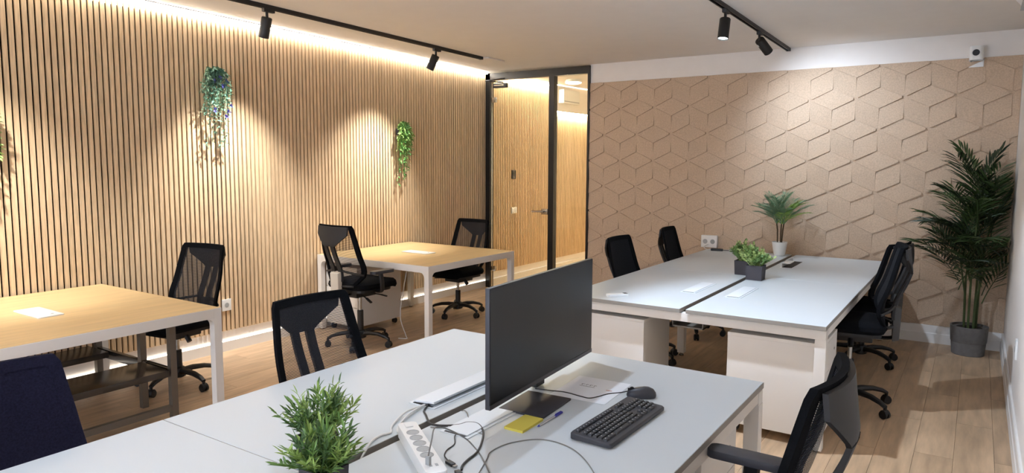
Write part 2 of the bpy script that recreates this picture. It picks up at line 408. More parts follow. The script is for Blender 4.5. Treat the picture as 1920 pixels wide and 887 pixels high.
MB().tube([(XS + 0.28, YB - 0.035, ZD - 0.125), (XS + 0.05, YB - 0.10, ZD - 0.10), ], 0.009, 6).tube([(XS + 0.05, YB - 0.10, ZD - 0.10), (XS + 0.30, YB - 0.03, ZD - 0.075)], 0.008, 6).obj('closer_arm', M_BLACK, door)

# ------------------------------------------------------------------ track lights
def aim_matrix(loc, target):
    return (Vector(target) - Vector(loc)).to_track_quat('-Z', 'Y')
def track(x, y0, y1, m, label, cap=False):
    t = thing('lighting_track', label, 'track', (0, 0, 0))
    for a, b, nm in ((-0.018, 0.018, 'rail'),):
        q = MB()
        za, zb = zc(y0), zc(y1)
        for x0, x1, d0, d1 in ((-0.018, 0.018, 0, 0.008), (-0.018, -0.009, 0.008, 0.03), (0.009, 0.018, 0.008, 0.03)):
            q.add([(x + x0, y0, za - d1), (x + x1, y0, za - d1), (x + x1, y1, zb - d1), (x + x0, y1, zb - d1), (x + x0, y0, za - d0), (x + x1, y0, za - d0), (x + x1, y1, zb - d0), (x + x0, y1, zb - d0)],
                  [(0, 3, 2, 1), (4, 5, 6, 7), (0, 1, 5, 4), (1, 2, 6, 5), (2, 3, 7, 6), (3, 0, 4, 7)])
        q.obj('rail', m, t, smooth=False)
    MB().box(x - 0.019, x + 0.019, y1, y1 + 0.025, zc(y1) - 0.032, zc(y1) - 0.001).obj('end_cap', m, t)
    return t
track(-4.63, -0.6, 6.30, M_BLACKM, 'black ceiling track running along the slatted wall')
track(-1.64, 2.6, 7.36, M_BLACKM, 'black ceiling track running to the cork wall')
track(-2.15, 0.2, 3.45, M_BLACKM, 'black ceiling track above the near white desks')
def spot(x, y, target, power, color, size, blend, label, sticker=False, hl=0.155):
    z = zc(y)
    t = thing('track_spotlight', label, 'spotlight', (x, y, z))
    MB().box(-0.016, 0.016, -0.055, 0.045, -0.055, -0.008).obj('adapter', M_BLACKM, t, bev=0.004)
    MB().tube([(0, -0.02, -0.05), (0, -0.02, -0.10)], 0.011).obj('stem', M_BLACKM, t)
    piv = Vector((0, -0.02, -0.095))
    d = (Vector(target) - (Vector((x, y, z)) + piv)).normalized()
    q = d.to_track_quat('-Z', 'Y').to_matrix().to_4x4(); M = Matrix.Translation(piv) @ q
    MB().lathe([(0.036, 0.0), (0.040, -0.006), (0.040, -hl), (0.037, -hl), (0.036, -hl + 0.012)], 24).xf(M).obj('head', M_BLACKM, t)
    MB().lathe([(0.0, -hl + 0.008), (0.0355, -hl + 0.008)], 24, cap=False).xf(M).obj('lens', M_LENS, t)
    if sticker: MB().box(-0.012, 0.012, -0.0415, -0.0402, -0.045, -0.02).xf(M @ Matrix.Rotation(R(-20), 4, 'Z')).obj('sticker', M_WPLAS, t)
    ld = bpy.data.lights.new('spot_beam', 'SPOT'); ld.energy = power; ld.color = color; ld.spot_size = R(size); ld.spot_blend = blend; ld.shadow_soft_size = 0.028
    lo = bpy.data.objects.new('spot_beam', ld); COL.objects.link(lo); lo.parent = t
    lo.matrix_local = Matrix.Translation(piv + d * (hl + 0.006)) @ q
    return t
spot(-4.63, 3.545, (XL, 3.62, 0.95), P_LEFT, NEUTRAL, 76, 1.0, 'black spotlight on the left track, in front of the wall plant with violet flowers')
spot(-4.63, 5.56, (XL, 5.15, 0.95), P_LEFT, NEUTRAL, 76, 1.0, 'tilted black spotlight near the end of the left track')
spot(-4.63, 1.45, (XL, 1.75, 0.95), P_LEFT, NEUTRAL, 76, 1.0, 'black spotlight on the left track above the near oak table')
spot(-1.64, 5.33, (-1.70, 4.95, 0.74), P_FAR, COOL, 130, 0.8, 'upright black spotlight with lit lens on the right track')
spot(-1.64, 6.30, (-1.10, 7.39, 1.75), P_CORK, COOL, 112, 1.0, 'tilted black spotlight with white sticker nearest the cork wall', sticker=True)
spot(-1.64, 3.55, (-0.35, 4.6, 0.0), P_SIDE, COOL, 80, 0.5, 'black spotlight on the right track turned to the floor beside the right wall')
spot(-2.15, 3.00, (-1.55, 2.0, 0.74), P_NEAR, COOL, 95, 0.5, 'black spotlight above the desk with the monitor')
spot(-2.15, 0.75, (-1.7, 1.0, 0.74), P_NEAR * 0.12, COOL, 95, 0.6, 'black spotlight above the nearest desks, behind the camera')
spot(-2.15, 0.35, (-1.8, YF, 1.3), P_REAR_FILL, REAR_FILL, 110, 0.8, 'added unseen fill spotlight turned to the white wall behind the camera')  # added out of view to bounce soft fill off the rear wall
spot(-4.63, 0.0, (-3.6, YF, 1.5), P_REAR_FILL, REAR_FILL, 110, 0.8, 'added unseen fill spotlight at the rear of the left track, turned to the wall behind the camera')  # second added lamp, same bounced fill for the room
t = thing('junction_box', 'flat white junction plate on the ceiling at the left track end', 'junction box', (-4.61, 6.50, zc(6.5)))
MB().prism(rrect(0.12, 0.34, 0.02), -0.018, -0.001).obj('cover', M_CEIL, t, bev=0.003)

# ------------------------------------------------------------------ wall devices
t = thing('security_camera', 'white security camera on the wall above the cork', 'camera', (-0.075, YB, 2.50))
MB().box(-0.055, 0.055, -0.02, 0.0, -0.02, 0.16).obj('plate', M_WPLAS, t, bev=0.004)
MB().prism(rrect(0.10, 0.11, 0.03, cy=-0.075), 0.03, 0.15).obj('body', M_WPLAS, t, bev=0.006)
MB().tube([(-0.005, -0.128, 0.09), (-0.005, -0.137, 0.09)], 0.035, 20).obj('lens_ring', M_WPLAS, t)
MB().tube([(-0.005, -0.136, 0.09), (-0.005, -0.140, 0.09)], 0.027, 20).obj('lens', M_SCREEN, t)
MB().tube([(0.04, -0.03, 0.045), (0.055, -0.10, 0.03), (-0.03, -0.12, 0.022), (-0.04, -0.03, 0.03)], 0.006, 6).obj('bracket', M_SOCK, t)
t = thing('air_conditioner', 'white split air conditioner high on the right wall, cut by the frame', 'air conditioner', (XR, 4.2, 2.44))
MB().loft([[(0, s, 0), (-0.10, s, 0.0), (-0.15, s, 0.06), (-0.158, s, 0.22), (-0.12, s, 0.28), (0, s, 0.28)] for s in (-0.4, 0.42)]).obj('body', M_WPLAS, t, bev=0.01)
MB().box(-0.13, -0.05, -0.36, 0.36, -0.006, 0.004).obj('louvre', M_SOCK, t, bev=0.002)
def outlet(loc, face, label, wd=0.075, ht=0.075):
    t = thing('wall_outlet', label, 'outlet', loc, {'left': R(90), 'right': R(-90), 'back': 0}[face])
    MB().box(-wd / 2, wd / 2, -0.012, 0, -ht / 2, ht / 2).obj('plate', M_WPLAS, t, bev=0.003)
    MB().tube([(0, -0.0125, 0), (0, -0.0135, 0)], 0.02, 16).obj('socket', M_SOCK, t)
outlet((XS, 3.555, 0.405), 'left', 'white socket on the slatted wall behind the chair at the near oak table', 0.085, 0.1)
outlet((XR, 5.25, 0.50), 'right', 'white socket low on the right wall', 0.08, 0.12)
t = thing('wall_outlet', 'white double socket box on the cork wall above the far desk corner', 'outlet', (-2.36, YB - 0.02, 0.80))
MB().box(-0.085, 0.085, -0.045, 0, -0.06, 0.07).obj('box', M_WPLAS, t, bev=0.006)
for xx in (-0.04, 0.04): MB().tube([(xx, -0.0455, 0.005), (xx, -0.0465, 0.005)], 0.025, 16).obj('socket', M_SOCK, t)

# ------------------------------------------------------------------ desks
TZ = 0.74
def bench(x0, xg0, xg1, x1, y0, ys, y1, label, lids):
    t = thing('bench_desk', label, 'desk', ((xg0 + xg1) / 2, ys, 0)); ox, oy = (xg0 + xg1) / 2, ys
    for ya, yb in ((y0, ys - 0.0015), (ys + 0.0015, y1)):
        for xa, xb in ((x0, xg0), (xg1, x1)):
            tp = MB().box(xa - ox, xb - ox, ya - oy, yb - oy, TZ - 0.025, TZ).obj('tabletop', M_WHITE, t, bev=0.0015, seg=1)
            MB().box(xa - ox + 0.0008, xb - ox + 0.0006, ya - oy - 0.0006, yb - oy + 0.0006, TZ - 0.0245, TZ - 0.0015).obj('edge_band', M_EDGE, tp)
    for yy in (y0 + 0.06, ys, y1 - 0.03):
        inset = 0.27 if yy == ys else 0.0
        for xx in (x0 + 0.03 + inset, x1 - 0.03 - inset):
            lg = MB().box(xx - 0.03 - ox, xx + 0.03 - ox, yy - 0.03 - oy, yy + 0.03 - oy, 0.03 if inset else 0.012, TZ - 0.0851).obj('leg', M_WFRAME, t, bev=0.003)
            MB().lathe([(0.02, 0), (0.022, 0.008), (0.012, 0.02), (0.012, 0.034)], 12, (xx - ox, yy - oy, 0)).obj('foot', M_CHROME, lg)
        MB().box(x0 + 0.002 + inset - ox, x1 - 0.002 - inset - ox, yy - 0.03 - oy, yy + 0.03 - oy, TZ - 0.085, TZ - 0.032).obj('cross_beam', M_WFRAME, t, bev=0.002)
    for xx in (x0 + 0.03, x1 - 0.03):
        MB().box(xx - 0.025 - ox, xx + 0.025 - ox, y0 + 0.08 - oy, y1 - 0.05 - oy, TZ - 0.075, TZ - 0.032).obj('long_beam', M_WFRAME, t, bev=0.002)
    MB().box(xg0 - 0.08 - ox, xg1 + 0.08 - ox, y0 + 0.1 - oy, y1 - 0.1 - oy, TZ - 0.14, TZ - 0.13).box(xg0 - 0.08 - ox, xg0 - 0.075 - ox, y0 + 0.1 - oy, y1 - 0.1 - oy, TZ - 0.14, TZ - 0.05).box(xg1 + 0.075 - ox, xg1 + 0.08 - ox, y0 + 0.1 - oy, y1 - 0.1 - oy, TZ - 0.14, TZ - 0.05).obj('cable_tray', M_STEEL, t)
    for (cx, cy, wx, wy, raised) in lids:
        ld = MB().box(cx - wx / 2 - 0.012 - ox, cx + wx / 2 + 0.012 - ox, cy - wy / 2 - 0.012 - oy, cy + wy / 2 + 0.012 - oy, TZ + 0.0002, TZ + 0.003).obj('cable_port', M_LID, t)
        tilt = raised
        q = MB().box(0, wx, -wy / 2, wy / 2, 0, 0.008 if tilt else 0.003).xf(Matrix.Translation((cx - wx / 2 - ox, cy - oy, TZ + 0.004)) @ Matrix.Rotation(-R(tilt), 4, 'Y'))
        q.obj('lid', M_LID, ld, bev=0.002)
        MB().box(cx - wx / 2 + 0.004 - ox, cx + wx / 2 - 0.004 - ox, cy - wy / 2 - 0.008 - oy, cy - wy / 2 + 0.002 - oy, TZ + 0.003, TZ + 0.0045).obj('slot', M_CABB, ld)
    return t
bench(-2.319, -1.553, -1.516, -0.69, -0.31, 1.287, 2.912, 'white bench desks in the foreground, carrying the monitor and keyboard',
      [(-1.665, 2.14, 0.10, 0.46, 5), (-1.395, 1.98, 0.095, 0.44, 0)])
far_bench = bench(-2.33, -1.497, -1.457, -0.655, 4.115, 5.66, 7.24, 'white bench desks against the cork wall',
      [(-1.64, 4.90, 0.085, 0.44, 0), (-1.33, 4.89, 0.085, 0.44, 0)])
cp = MB().box(-0.05, 0.05, -0.24, 0.24, 0.0005, 0.002).obj('cable_port', M_WPLAS, far_bench, loc=(-1.34 + 1.477, 6.5 - 5.66, TZ))
MB().box(-0.035, 0.045, -0.225, 0.225, 0.002, 0.0035).obj('opening', M_CABB, cp)
MB().box(-0.046, -0.035, -0.22, 0.22, 0.003, 0.045).box(-0.046, 0.03, -0.22, -0.05, 0.036, 0.045).obj('lid', M_WPLAS, cp, bev=0.002)

def oak_table(x0, x1, y0, y1, lid, label):
    cx, cy = (x0 + x1) / 2, (y0 + y1) / 2; t = thing('oak_table', label, 'table', (cx, cy, 0)); hx, hy = (x1 - x0) / 2, (y1 - y0) / 2
    MB().box(-hx + 0.004, hx - 0.004, -hy + 0.004, hy - 0.004, TZ - 0.012, TZ).obj('tabletop', M_TOP, t, bev=0.002, seg=1)
    w_ = 0.05
    for s in (-1, 1):
        MB().box(s * hx - (w_ if s > 0 else 0), s * hx + (0 if s > 0 else w_), -hy + w_, hy - w_, TZ - 0.062, TZ - 0.002).obj('apron', M_WFRAME, t, bev=0.002)
        MB().box(-hx + w_, hx - w_, s * hy - (w_ if s > 0 else 0), s * hy + (0 if s > 0 else w_), TZ - 0.062, TZ - 0.002).obj('apron', M_WFRAME, t, bev=0.002)
    for sx in (-1, 1):
        for sy in (-1, 1):
            q = MB()
            # leg with curved inner corners to both aprons
            q.box(-w_ / 2, w_ / 2, -w_ / 2, w_ / 2, 0.01, TZ - 0.002)
            r = 0.045
            for ax in (0, 1):
                s = -sx if ax == 0 else -sy
                arc = [(0, 0)] + [(r - r * math.sin(R(a)), -(r - r * math.cos(R(a)))) for a in range(0, 91, 15)]
                ring = lambda o: [((s * (w_ / 2 + u) if ax == 0 else o), (o if ax == 0 else s * (w_ / 2 + u)), TZ - 0.062 + v) for u, v in arc]
                q.loft([ring(-w_ / 2), ring(w_ / 2)])
            lg = q.obj('leg', M_WFRAME, t, loc=(sx * (hx - w_ / 2), sy * (hy - w_ / 2), 0))
            MB().lathe([(0.018, 0), (0.018, 0.012)], 10).obj('foot', M_BLACK, lg)
    lx, ly, wx, wy = lid
    ld = MB().prism(rrect(wx, wy, 0.012, cx=lx - cx, cy=ly - cy), TZ + 0.0003, TZ + 0.007).obj('cable_lid', M_WPLAS, t, bev=0.002)
    MB().lathe([(0.008, 0), (0.008, 0.001)], 10, (lx - cx + wx * 0.32, ly - cy + wy * 0.2, TZ + 0.007)).obj('lock', M_SOCK, ld)
    return t
oak_table(-5.30, -3.845, 1.20, 2.53, (-4.567, 1.816, 0.335, 0.14), 'oak topped table with white frame at the left edge, rack beneath')
oak_table(-5.315, -3.90, 4.55, 5.885, (-4.595, 5.21, 0.335, 0.145), 'oak topped table with white frame near the glass door')

def pedestal(loc, rz, w_, d_, h_, label, n=3):
    t = thing('drawer_pedestal', label, 'drawer unit', loc, rz)      # drawer fronts face local -y
    z0 = 0.06
    MB().box(-w_ / 2, w_ / 2, -d_ / 2 + 0.02, d_ / 2, z0, h_ - 0.02).obj('carcass', M_WFRAME, t, bev=0.002)
    MB().box(-w_ / 2 - 0.001, w_ / 2 + 0.001, -d_ / 2, d_ / 2 + 0.001, h_ - 0.02, h_).obj('top_panel', M_WFRAME, t, bev=0.002)
    dh = (h_ - 0.02 - z0) / n
    for i in range(n):
        dr = MB().box(-w_ / 2, w_ / 2, -d_ / 2, -d_ / 2 + 0.018, z0 + i * dh + 0.002, z0 + (i + 1) * dh - 0.002).obj('drawer_front', M_WFRAME, t, bev=0.002)
        if i == n - 1: MB().tube([(w_ * 0.3, -d_ / 2 - 0.002, z0 + (i + 0.55) * dh), (w_ * 0.3, -d_ / 2 + 0.002, z0 + (i + 0.55) * dh)], 0.009, 12).obj('lock', M_CHROME, dr)
    for sx in (-1, 1):
        for sy in (-1, 1):
            MB().tube([(sx * (w_ / 2 - 0.045) - 0.015, sy * (d_ / 2 - 0.05), 0.025), (sx * (w_ / 2 - 0.045) + 0.015, sy * (d_ / 2 - 0.05), 0.025)], 0.025, 12).box(sx * (w_ / 2 - 0.045) - 0.012, sx * (w_ / 2 - 0.045) + 0.012, sy * (d_ / 2 - 0.05) - 0.012, sy * (d_ / 2 - 0.05) + 0.012, 0.03, 0.062).obj('caster', M_BLACK, t)
    return t
pedestal((-5.06, 4.92, 0), 0, 0.43, 0.60, 0.63, 'white drawer pedestal under the oak table by the glass door')
pedestal((-0.945, 4.42, 0), R(90), 0.46, 0.54, 0.62, 'white drawer pedestal under the right half of the far white desks')
pedestal((-2.03, 4.42, 0), R(-90), 0.46, 0.54, 0.62, 'white drawer pedestal under the left half of the far white desks')
pedestal((-1.03, 2.57, 0), R(90), 0.43, 0.54, 0.62, 'white drawer pedestal under the foreground desk beside the armchair')

# metal rack under the near oak table
t = thing('metal_rack', 'grey steel rack with dark glossy shelves under the near oak table', 'rack', (-4.65, 1.92, 0))
ox, oy = -4.65, 1.92
for yy in (1.45, 2.40):
    for xx in (-4.19, -4.545, -5.13):
        MB().box(xx - 0.02 - ox, xx + 0.02 - ox, yy - 0.02 - oy, yy + 0.02 - oy, 0, 0.665).obj('upright', M_STEEL, t)
    MB().box(-5.13 - ox, -4.19 - ox, yy - 0.015 - oy, yy + 0.015 - oy, 0.265, 0.325).obj('cross_bar', M_DARKW, t, bev=0.002)
for xx in (-4.19, -5.13):
    MB().box(xx - 0.016 - ox, xx + 0.016 - ox, 1.45 - oy, 2.40 - oy, 0.055, 0.095).obj('bottom_rail', M_STEEL, t)
    MB().box(xx - 0.016 - ox, xx + 0.016 - ox, 1.45 - oy, 2.40 - oy, 0.625, 0.665).obj('top_rail', M_STEEL, t)
MB().box(-4.50 - ox, -4.17 - ox, 1.40 - oy, 2.37 - oy, 0.285, 0.325).obj('shelf', M_DARKW, t, bev=0.004)
MB().box(-5.20 - ox, -4.92 - ox, 1.40 - oy, 2.37 - oy, 0.285, 0.325).obj('shelf', M_DARKW, t, bev=0.004)

# ------------------------------------------------------------------ office chairs
HB = 0.55
def back_y(u, v):
    return -0.205 + 0.028 * math.exp(-((v - 0.15) / 0.11) ** 2) - 0.085 * (v / HB) ** 1.4 + 0.055 * (u / 0.25) ** 2
def back_w(v):
    pts = [(0, 0.13), (0.03, 0.165), (0.10, 0.235), (0.14, 0.248), (0.2, 0.25), (0.36, 0.235), (HB - 0.02, 0.212), (HB, 0.198)]
    for (a, b), (c_, d) in zip(pts, pts[1:]):
        if v <= c_: return b + (d - b) * (v - a) / (c_ - a)
    return pts[-1][1]
def region(q, f0, f1, v0, v1, nv, nu, offf, thick, z0):
    """closed solid patch of the back between u=f0(v)..f1(v)"""
    front = []; rear = []
    for i in range(nv + 1):
        v = v0 + (v1 - v0) * i / nv; a, b = f0(v), f1(v)
        for j in range(nu + 1):
            u = a + (b - a) * j / nu; yy = back_y(u, v) - offf(v)
            front.append((u, yy, z0 + v)); rear.append((u, yy - thick, z0 + v))
    n = len(front); W_ = nu + 1; fs = []
    for i in range(nv):
        for j in range(nu):
            p = i * W_ + j; fs += [(p, p + 1, p + W_ + 1, p + W_), (n + p, n + p + W_, n + p + W_ + 1, n + p + 1)]
    for i in range(nv):
        for j in (0, nu):
            p = i * W_ + j; fs.append((p, p + W_, n + p + W_, n + p))
    for j in range(nu):
        for i in (0, nv):
            p = i * W_ + j; fs.append((p, n + p, n + p + 1, p + 1))
    q.add(front + rear, fs)
def make_chair(label, loc, rz, dz=0.0, arms=False, dense=False, base_rot=0.0, net=None, bracket=None):
    t = thing('office_chair', label, 'chair', loc, rz, 'black mesh office chairs')
    s0 = 0.44 + dz
    # seat cushion
    rings = []
    for ins, z in ((0.05, 0.0), (0.012, 0.008), (0.0, 0.03), (0.006, 0.055), (0.03, 0.072), (0.09, 0.08)):
        rings.append([(x, y_ + 0.035, s0 + z - (0.018 if y_ > 0.2 else 0)) for x, y_ in rrect(0.49 - 2 * ins, 0.48 - 2 * ins, max(0.10 - ins, 0.02), 5)])
    MB().loft(rings).obj('seat', M_FABRIC, t)
    MB().prism(rrect(0.42, 0.40, 0.08, cy=0.02), s0 - 0.022, s0 + 0.004).obj('seat_pan', M_BLACK, t, bev=0.006)
    mech = MB().box(-0.10, 0.10, -0.13, 0.10, s0 - 0.075, s0 - 0.02).obj('tilt_mechanism', M_BLACK, t, bev=0.012)
    MB().tube([(0.08, 0.04, s0 - 0.05), (0.22, 0.06, s0 - 0.055)], 0.006, 6).tube([(0.20, 0.06, s0 - 0.055), (0.27, 0.065, s0 - 0.062)], 0.012, 8, ry=0.006).obj('lever', M_BLACK, mech)
    MB().tube([(0.08, -0.06, s0 - 0.05), (0.20, -0.09, s0 - 0.075)], 0.006, 6).tube([(0.18, -0.085, s0 - 0.07), (0.25, -0.10, s0 - 0.095)], 0.014, 8, ry=0.008).obj('lever', M_BLACK, mech)
    MB().tube([(-0.10, 0.0, s0 - 0.06), (-0.13, 0.0, s0 - 0.10)], 0.018, 8).obj('tension_knob', M_BLACK, mech)
    col = MB().lathe([(0.028, 0.075), (0.028, 0.26 + dz * 0.6), (0.024, 0.265 + dz * 0.6)], 16).obj('gas_column', M_BLACK, t)
    MB().lathe([(0.015, 0.26 + dz * 0.6), (0.015, s0 - 0.06)], 12).obj('piston', M_CHROME, col)
    base = MB().lathe([(0.03, 0.06), (0.05, 0.07), (0.055, 0.11), (0.042, 0.135), (0.03, 0.14)], 16).obj('base_hub', M_BLACK, t)
    for k in range(5):
        a = base_rot + k * 2 * math.pi / 5; ca, sa = math.cos(a), math.sin(a)
        path = [(ca * r_, sa * r_, z) for r_, z in ((0.03, 0.105), (0.10, 0.116), (0.18, 0.112), (0.25, 0.095), (0.287, 0.076))]
        MB().tube(path, [0.030, 0.027, 0.023, 0.020, 0.017], 8, ry=[0.024, 0.021, 0.018, 0.015, 0.012]).obj('base_leg', M_BLACK, base)
        cx, cy = ca * 0.285, sa * 0.285; px, py = -sa, ca
        q = MB()
        for s in (-1, 1):
            q.tube([(cx + px * s * 0.006, cy + py * s * 0.006, 0.027), (cx + px * s * 0.022, cy + py * s * 0.022, 0.027)], 0.027, 14)
        q.tube([(cx - px * 0.02, cy - py * 0.02, 0.036), (cx + px * 0.02, cy + py * 0.02, 0.036)], 0.023, 10)
        q.tube([(cx, cy, 0.045), (cx, cy, 0.078)], 0.011, 8)
        q.obj('caster', M_BLACK, base)
    # backrest
    z0 = s0 + 0.025
    bw = 0.036
    q = MB()
    none = lambda v: 0.0
    region(q, lambda v: -back_w(v), lambda v: -back_w(v) + bw, 0.0, HB, 22, 2, none, 0.02, z0)
    region(q, lambda v: back_w(v) - bw, lambda v: back_w(v), 0.0, HB, 22, 2, none, 0.02, z0)
    region(q, lambda v: -back_w(v) + bw - 0.002, lambda v: back_w(v) - bw + 0.002, HB - 0.035, HB, 2, 10, none, 0.02, z0)
    region(q, lambda v: -back_w(v) + bw - 0.002, lambda v: back_w(v) - bw + 0.002, 0.0, 0.03, 2, 10, none, 0.02, z0)
    frame = q.obj('back_frame', M_NETD if dense else M_FABRIC, t)
    # sheet of mesh, one layer with thickness of fabric
    vs = []; fs = []; nu, nv = 14, 20
    for i in range(nv + 1):
        v = 0.02 + (HB - 0.045) * i / nv; a = back_w(v) - bw + 0.006
        for j in range(nu + 1):
            u = -a + 2 * a * j / nu; vs.append((u, back_y(u, v) - 0.004, z0 + v))
    for i in range(nv):
        for j in range(nu):
            p = i * (nu + 1) + j; fs.append((p, p + 1, p + nu + 2, p + nu + 1))
    MB().add(vs, fs).obj('mesh_panel', net or (M_NETD if dense else M_NET), t)
    soff = lambda v: (0.020 + 0.055 * (HB - v) / 0.17) if v > HB - 0.17 else (0.045 + 0.030 * (v - 0.06) / (HB - 0.17 - 0.06))
    hw = lambda v: 0.064 + (0.185 - 0.064) * min(1, max(0, (v - 0.37) / 0.10))
    q = MB(); region(q, lambda v: -hw(v), hw, 0.37, HB - 0.012, 10, 8, soff, 0.014, z0)
    sp = q.obj('spine_head', M_SPINE, t)
    for s in (-1, 1):
        q = MB(); f0, f1 = (lambda v: 0.020), (lambda v: 0.064)
        if s < 0: f0, f1 = (lambda v: -0.064), (lambda v: -0.020)
        region(q, f0, f1, 0.06, 0.375, 10, 1, soff, 0.016, z0); q.obj('spine_bar', M_SPINE, t)
        yb_ = back_y(0.0, 0.14) - soff(0.14)
        def strut(u0, v0, u1, v1):
            P = []
            for i in range(7):
                f = i / 6; u = u0 + (u1 - u0) * f; v = v0 + (v1 - v0) * f
                P.append((s * u, (back_y(0.03, v0) - soff(v0)) * (1 - f) + (back_y(u1, v1) - 0.022) * f - 0.012 * math.sin(math.pi * f), z0 + v))
            return P
        MB().tube(strut(0.05, 0.155, 0.236, 0.12), 0.013, 6, ry=0.010).obj('lumbar_strut', M_SPINE, t)
        MB().tube(strut(0.05, 0.02, 0.150, 0.02), 0.013, 6, ry=0.010).obj('lumbar_strut', M_SPINE, t)
    yr = back_y(0, 0.08) - soff(0.08)
    MB().loft([[(-0.048, yr - 0.045, z0 - 0.075), (0.048, yr - 0.045, z0 - 0.075), (0.048, yr - 0.005, z0 - 0.085), (-0.048, yr - 0.005, z0 - 0.085)],
               [(-0.05, yr - 0.052, z0 + 0.135), (0.05, yr - 0.052, z0 + 0.135), (0.05, yr - 0.005, z0 + 0.15), (-0.05, yr - 0.005, z0 + 0.15)]]).obj('back_bracket', bracket or M_BRACK_SHADE, t, bev=0.006)
    MB().tube(smooth_path([(0, -0.08, s0 - 0.05), (0, -0.2, s0 - 0.05), (0, yr - 0.02, s0 - 0.03), (0, yr - 0.022, z0 + 0.02)], 4), 0.028, 8, ry=0.012).obj('back_bar', M_BLACK, t)
    if arms:
        for s in (-1, 1):
            ar = MB().tube(smooth_path([(s * 0.17, 0.01, s0 - 0.012), (s * 0.265, 0.01, s0 - 0.01), (s * 0.285, 0.0, s0 + 0.06), (s * 0.278, -0.01, s0 + 0.150)], 4), 0.026, 8, ry=0.013, upv=(1, 0, 0)).obj('armrest', M_BLACK, t)
            MB().prism(rrect(0.075, 0.25, 0.03, cx=s * 0.275, cy=0.01), s0 + 0.150, s0 + 0.178).obj('arm_pad', M_GREYP, ar, bev=0.007)
    return t
make_chair('dark navy backed office chair at the bottom left corner', (-2.32, 0.865, 0), R(-90), dz=-0.03, dense=True, base_rot=0.3)
make_chair('mesh office chair with see-through back tucked against the foreground desk', (-2.30, 2.14, 0), R(-92), base_rot=0.2)
make_chair('black office chair at the end of the near oak table, by a socket', (-4.80, 2.795, 0), R(188), base_rot=0.55, net=M_NET2)
make_chair('black armchair turned with its bracket, coloured as spotlit, to us at the oak table by the door', (-4.54, 4.36, 0), R(-2), dz=0.085, arms=True, base_rot=0.28, bracket=M_BRACK_LIT)  # bracket colour carries the spotlight falling on it
make_chair('black office chair between the second oak table and the glass door', (-4.60, 5.85, 0), R(178), base_rot=0.5)
make_chair('black office chair left of the far white desks, nearer one', (-2.25, 5.40, 0), R(-90), base_rot=0.0, net=M_BACKF)
make_chair('black office chair left of the far white desks, nearer the cork wall', (-2.22, 6.48, 0), R(-84), base_rot=-0.9, net=M_BACKF)
make_chair('tall black office chair right of the far white desks, nearer one', (-0.66, 5.12, 0), R(98), dz=0.10, base_rot=0.25, net=M_BACKF)
make_chair('black office chair right of the far white desks, partly hidden beside the cork wall', (-0.74, 6.36, 0), R(74), base_rot=0.6)
make_chair('black armchair cut by the bottom edge at the right of the foreground desk', (-0.565, 1.96, 0), R(90), dz=0.085, arms=True, base_rot=0.9)

# ------------------------------------------------------------------ monitor
ang = math.atan2(0.06, 0.877)
mon = thing('monitor', 'large black flat monitor on the foreground desk', 'monitor', (-1.40, 2.338, TZ), ang)   # screen faces local +x
W2, ZB, ZT = 0.44, 0.045, 0.472
MB().box(-0.006, 0.012, -W2, W2, ZB, ZT).obj('housing', M_GREYP, mon, bev=0.003)
MB().box(0.0115, 0.0135, -W2 + 0.004, W2 - 0.004, ZB + 0.018, ZT - 0.004).obj('screen', M_SCREEN, mon)
MB().box(0.0115, 0.0140, -W2, W2, ZB, ZB + 0.016).obj('chin', M_BEZEL, mon)
MB().box(-0.05, -0.005, -0.22, 0.22, 0.09, 0.34).obj('rear_cover', M_GREYP, mon, bev=0.01)
MB().box(-0.060, -0.030, -0.035, 0.035, 0.006, 0.26).obj('stand_neck', M_BLACK, mon, bev=0.004)
MB().box(-0.03, 0.155, -0.31, -0.08, 0.0, 0.008).xf(Matrix.Translation((0.0, 0.0, 0))).obj('stand_base', M_GREYP, mon, bev=0.003)
mon.children[-1].location = (0.012, -0.0, 0)

# keyboard
kb = thing('keyboard', 'black wired keyboard on the foreground desk', 'keyboard', (-0.983, 2.15, TZ), R(90) - 0.02)
KW, KD = 0.435, 0.150
kb_prof = [[(x, y_, 0.004) for x, y_ in rrect(KW, KD, 0.012, 3)], [(x, y_, 0.013 + 0.008 * (y_ + KD / 2) / KD) for x, y_ in rrect(KW, KD, 0.012, 3)], [(x * 0.985, y_ * 0.96, 0.017 + 0.008 * (y_ + KD / 2) / KD) for x, y_ in rrect(KW, KD, 0.012, 3)]]
MB().loft(kb_prof).obj('body', M_GREYP, kb)
for sx in (-1, 1):
    for sy in (-1, 1): MB().box(sx * 0.19 - 0.012, sx * 0.19 + 0.012, sy * 0.058 - 0.005, sy * 0.058 + 0.005, 0, 0.006).obj('foot', M_BLACK, kb)
kcache = {}
def key(x, y_, wx, wy=0.0155):
    kk = (round(wx, 4), round(wy, 4))
    if kk not in kcache:
        a, b = wx / 2, wy / 2
        me = MB().loft([[(-a, -b, 0), (a, -b, 0), (a, b, 0), (-a, b, 0)], [(-a * .82, -b * .76, 0.006), (a * .82, -b * .76, 0.006), (a * .82, b * .86, 0.006), (-a * .82, b * .86, 0.006)]])
        me.add([(-0.0035, 0.0005, 0.0063), (0.0005, 0.0005, 0.0063), (0.0005, 0.004, 0.0063), (-0.0035, 0.004, 0.0063)], [(0, 1, 2, 3)])
        m = me.mesh('key', M_KEY, smooth=False); m.materials.append(M_KEYP); m.polygons[-1].material_index = 1
        kcache[kk] = m
    link('key', kcache[kk], kb, (x, y_, 0.0165 + 0.008 * (y_ + KD / 2) / KD))
u = 0.0183; X0 = -KW / 2 + 0.014
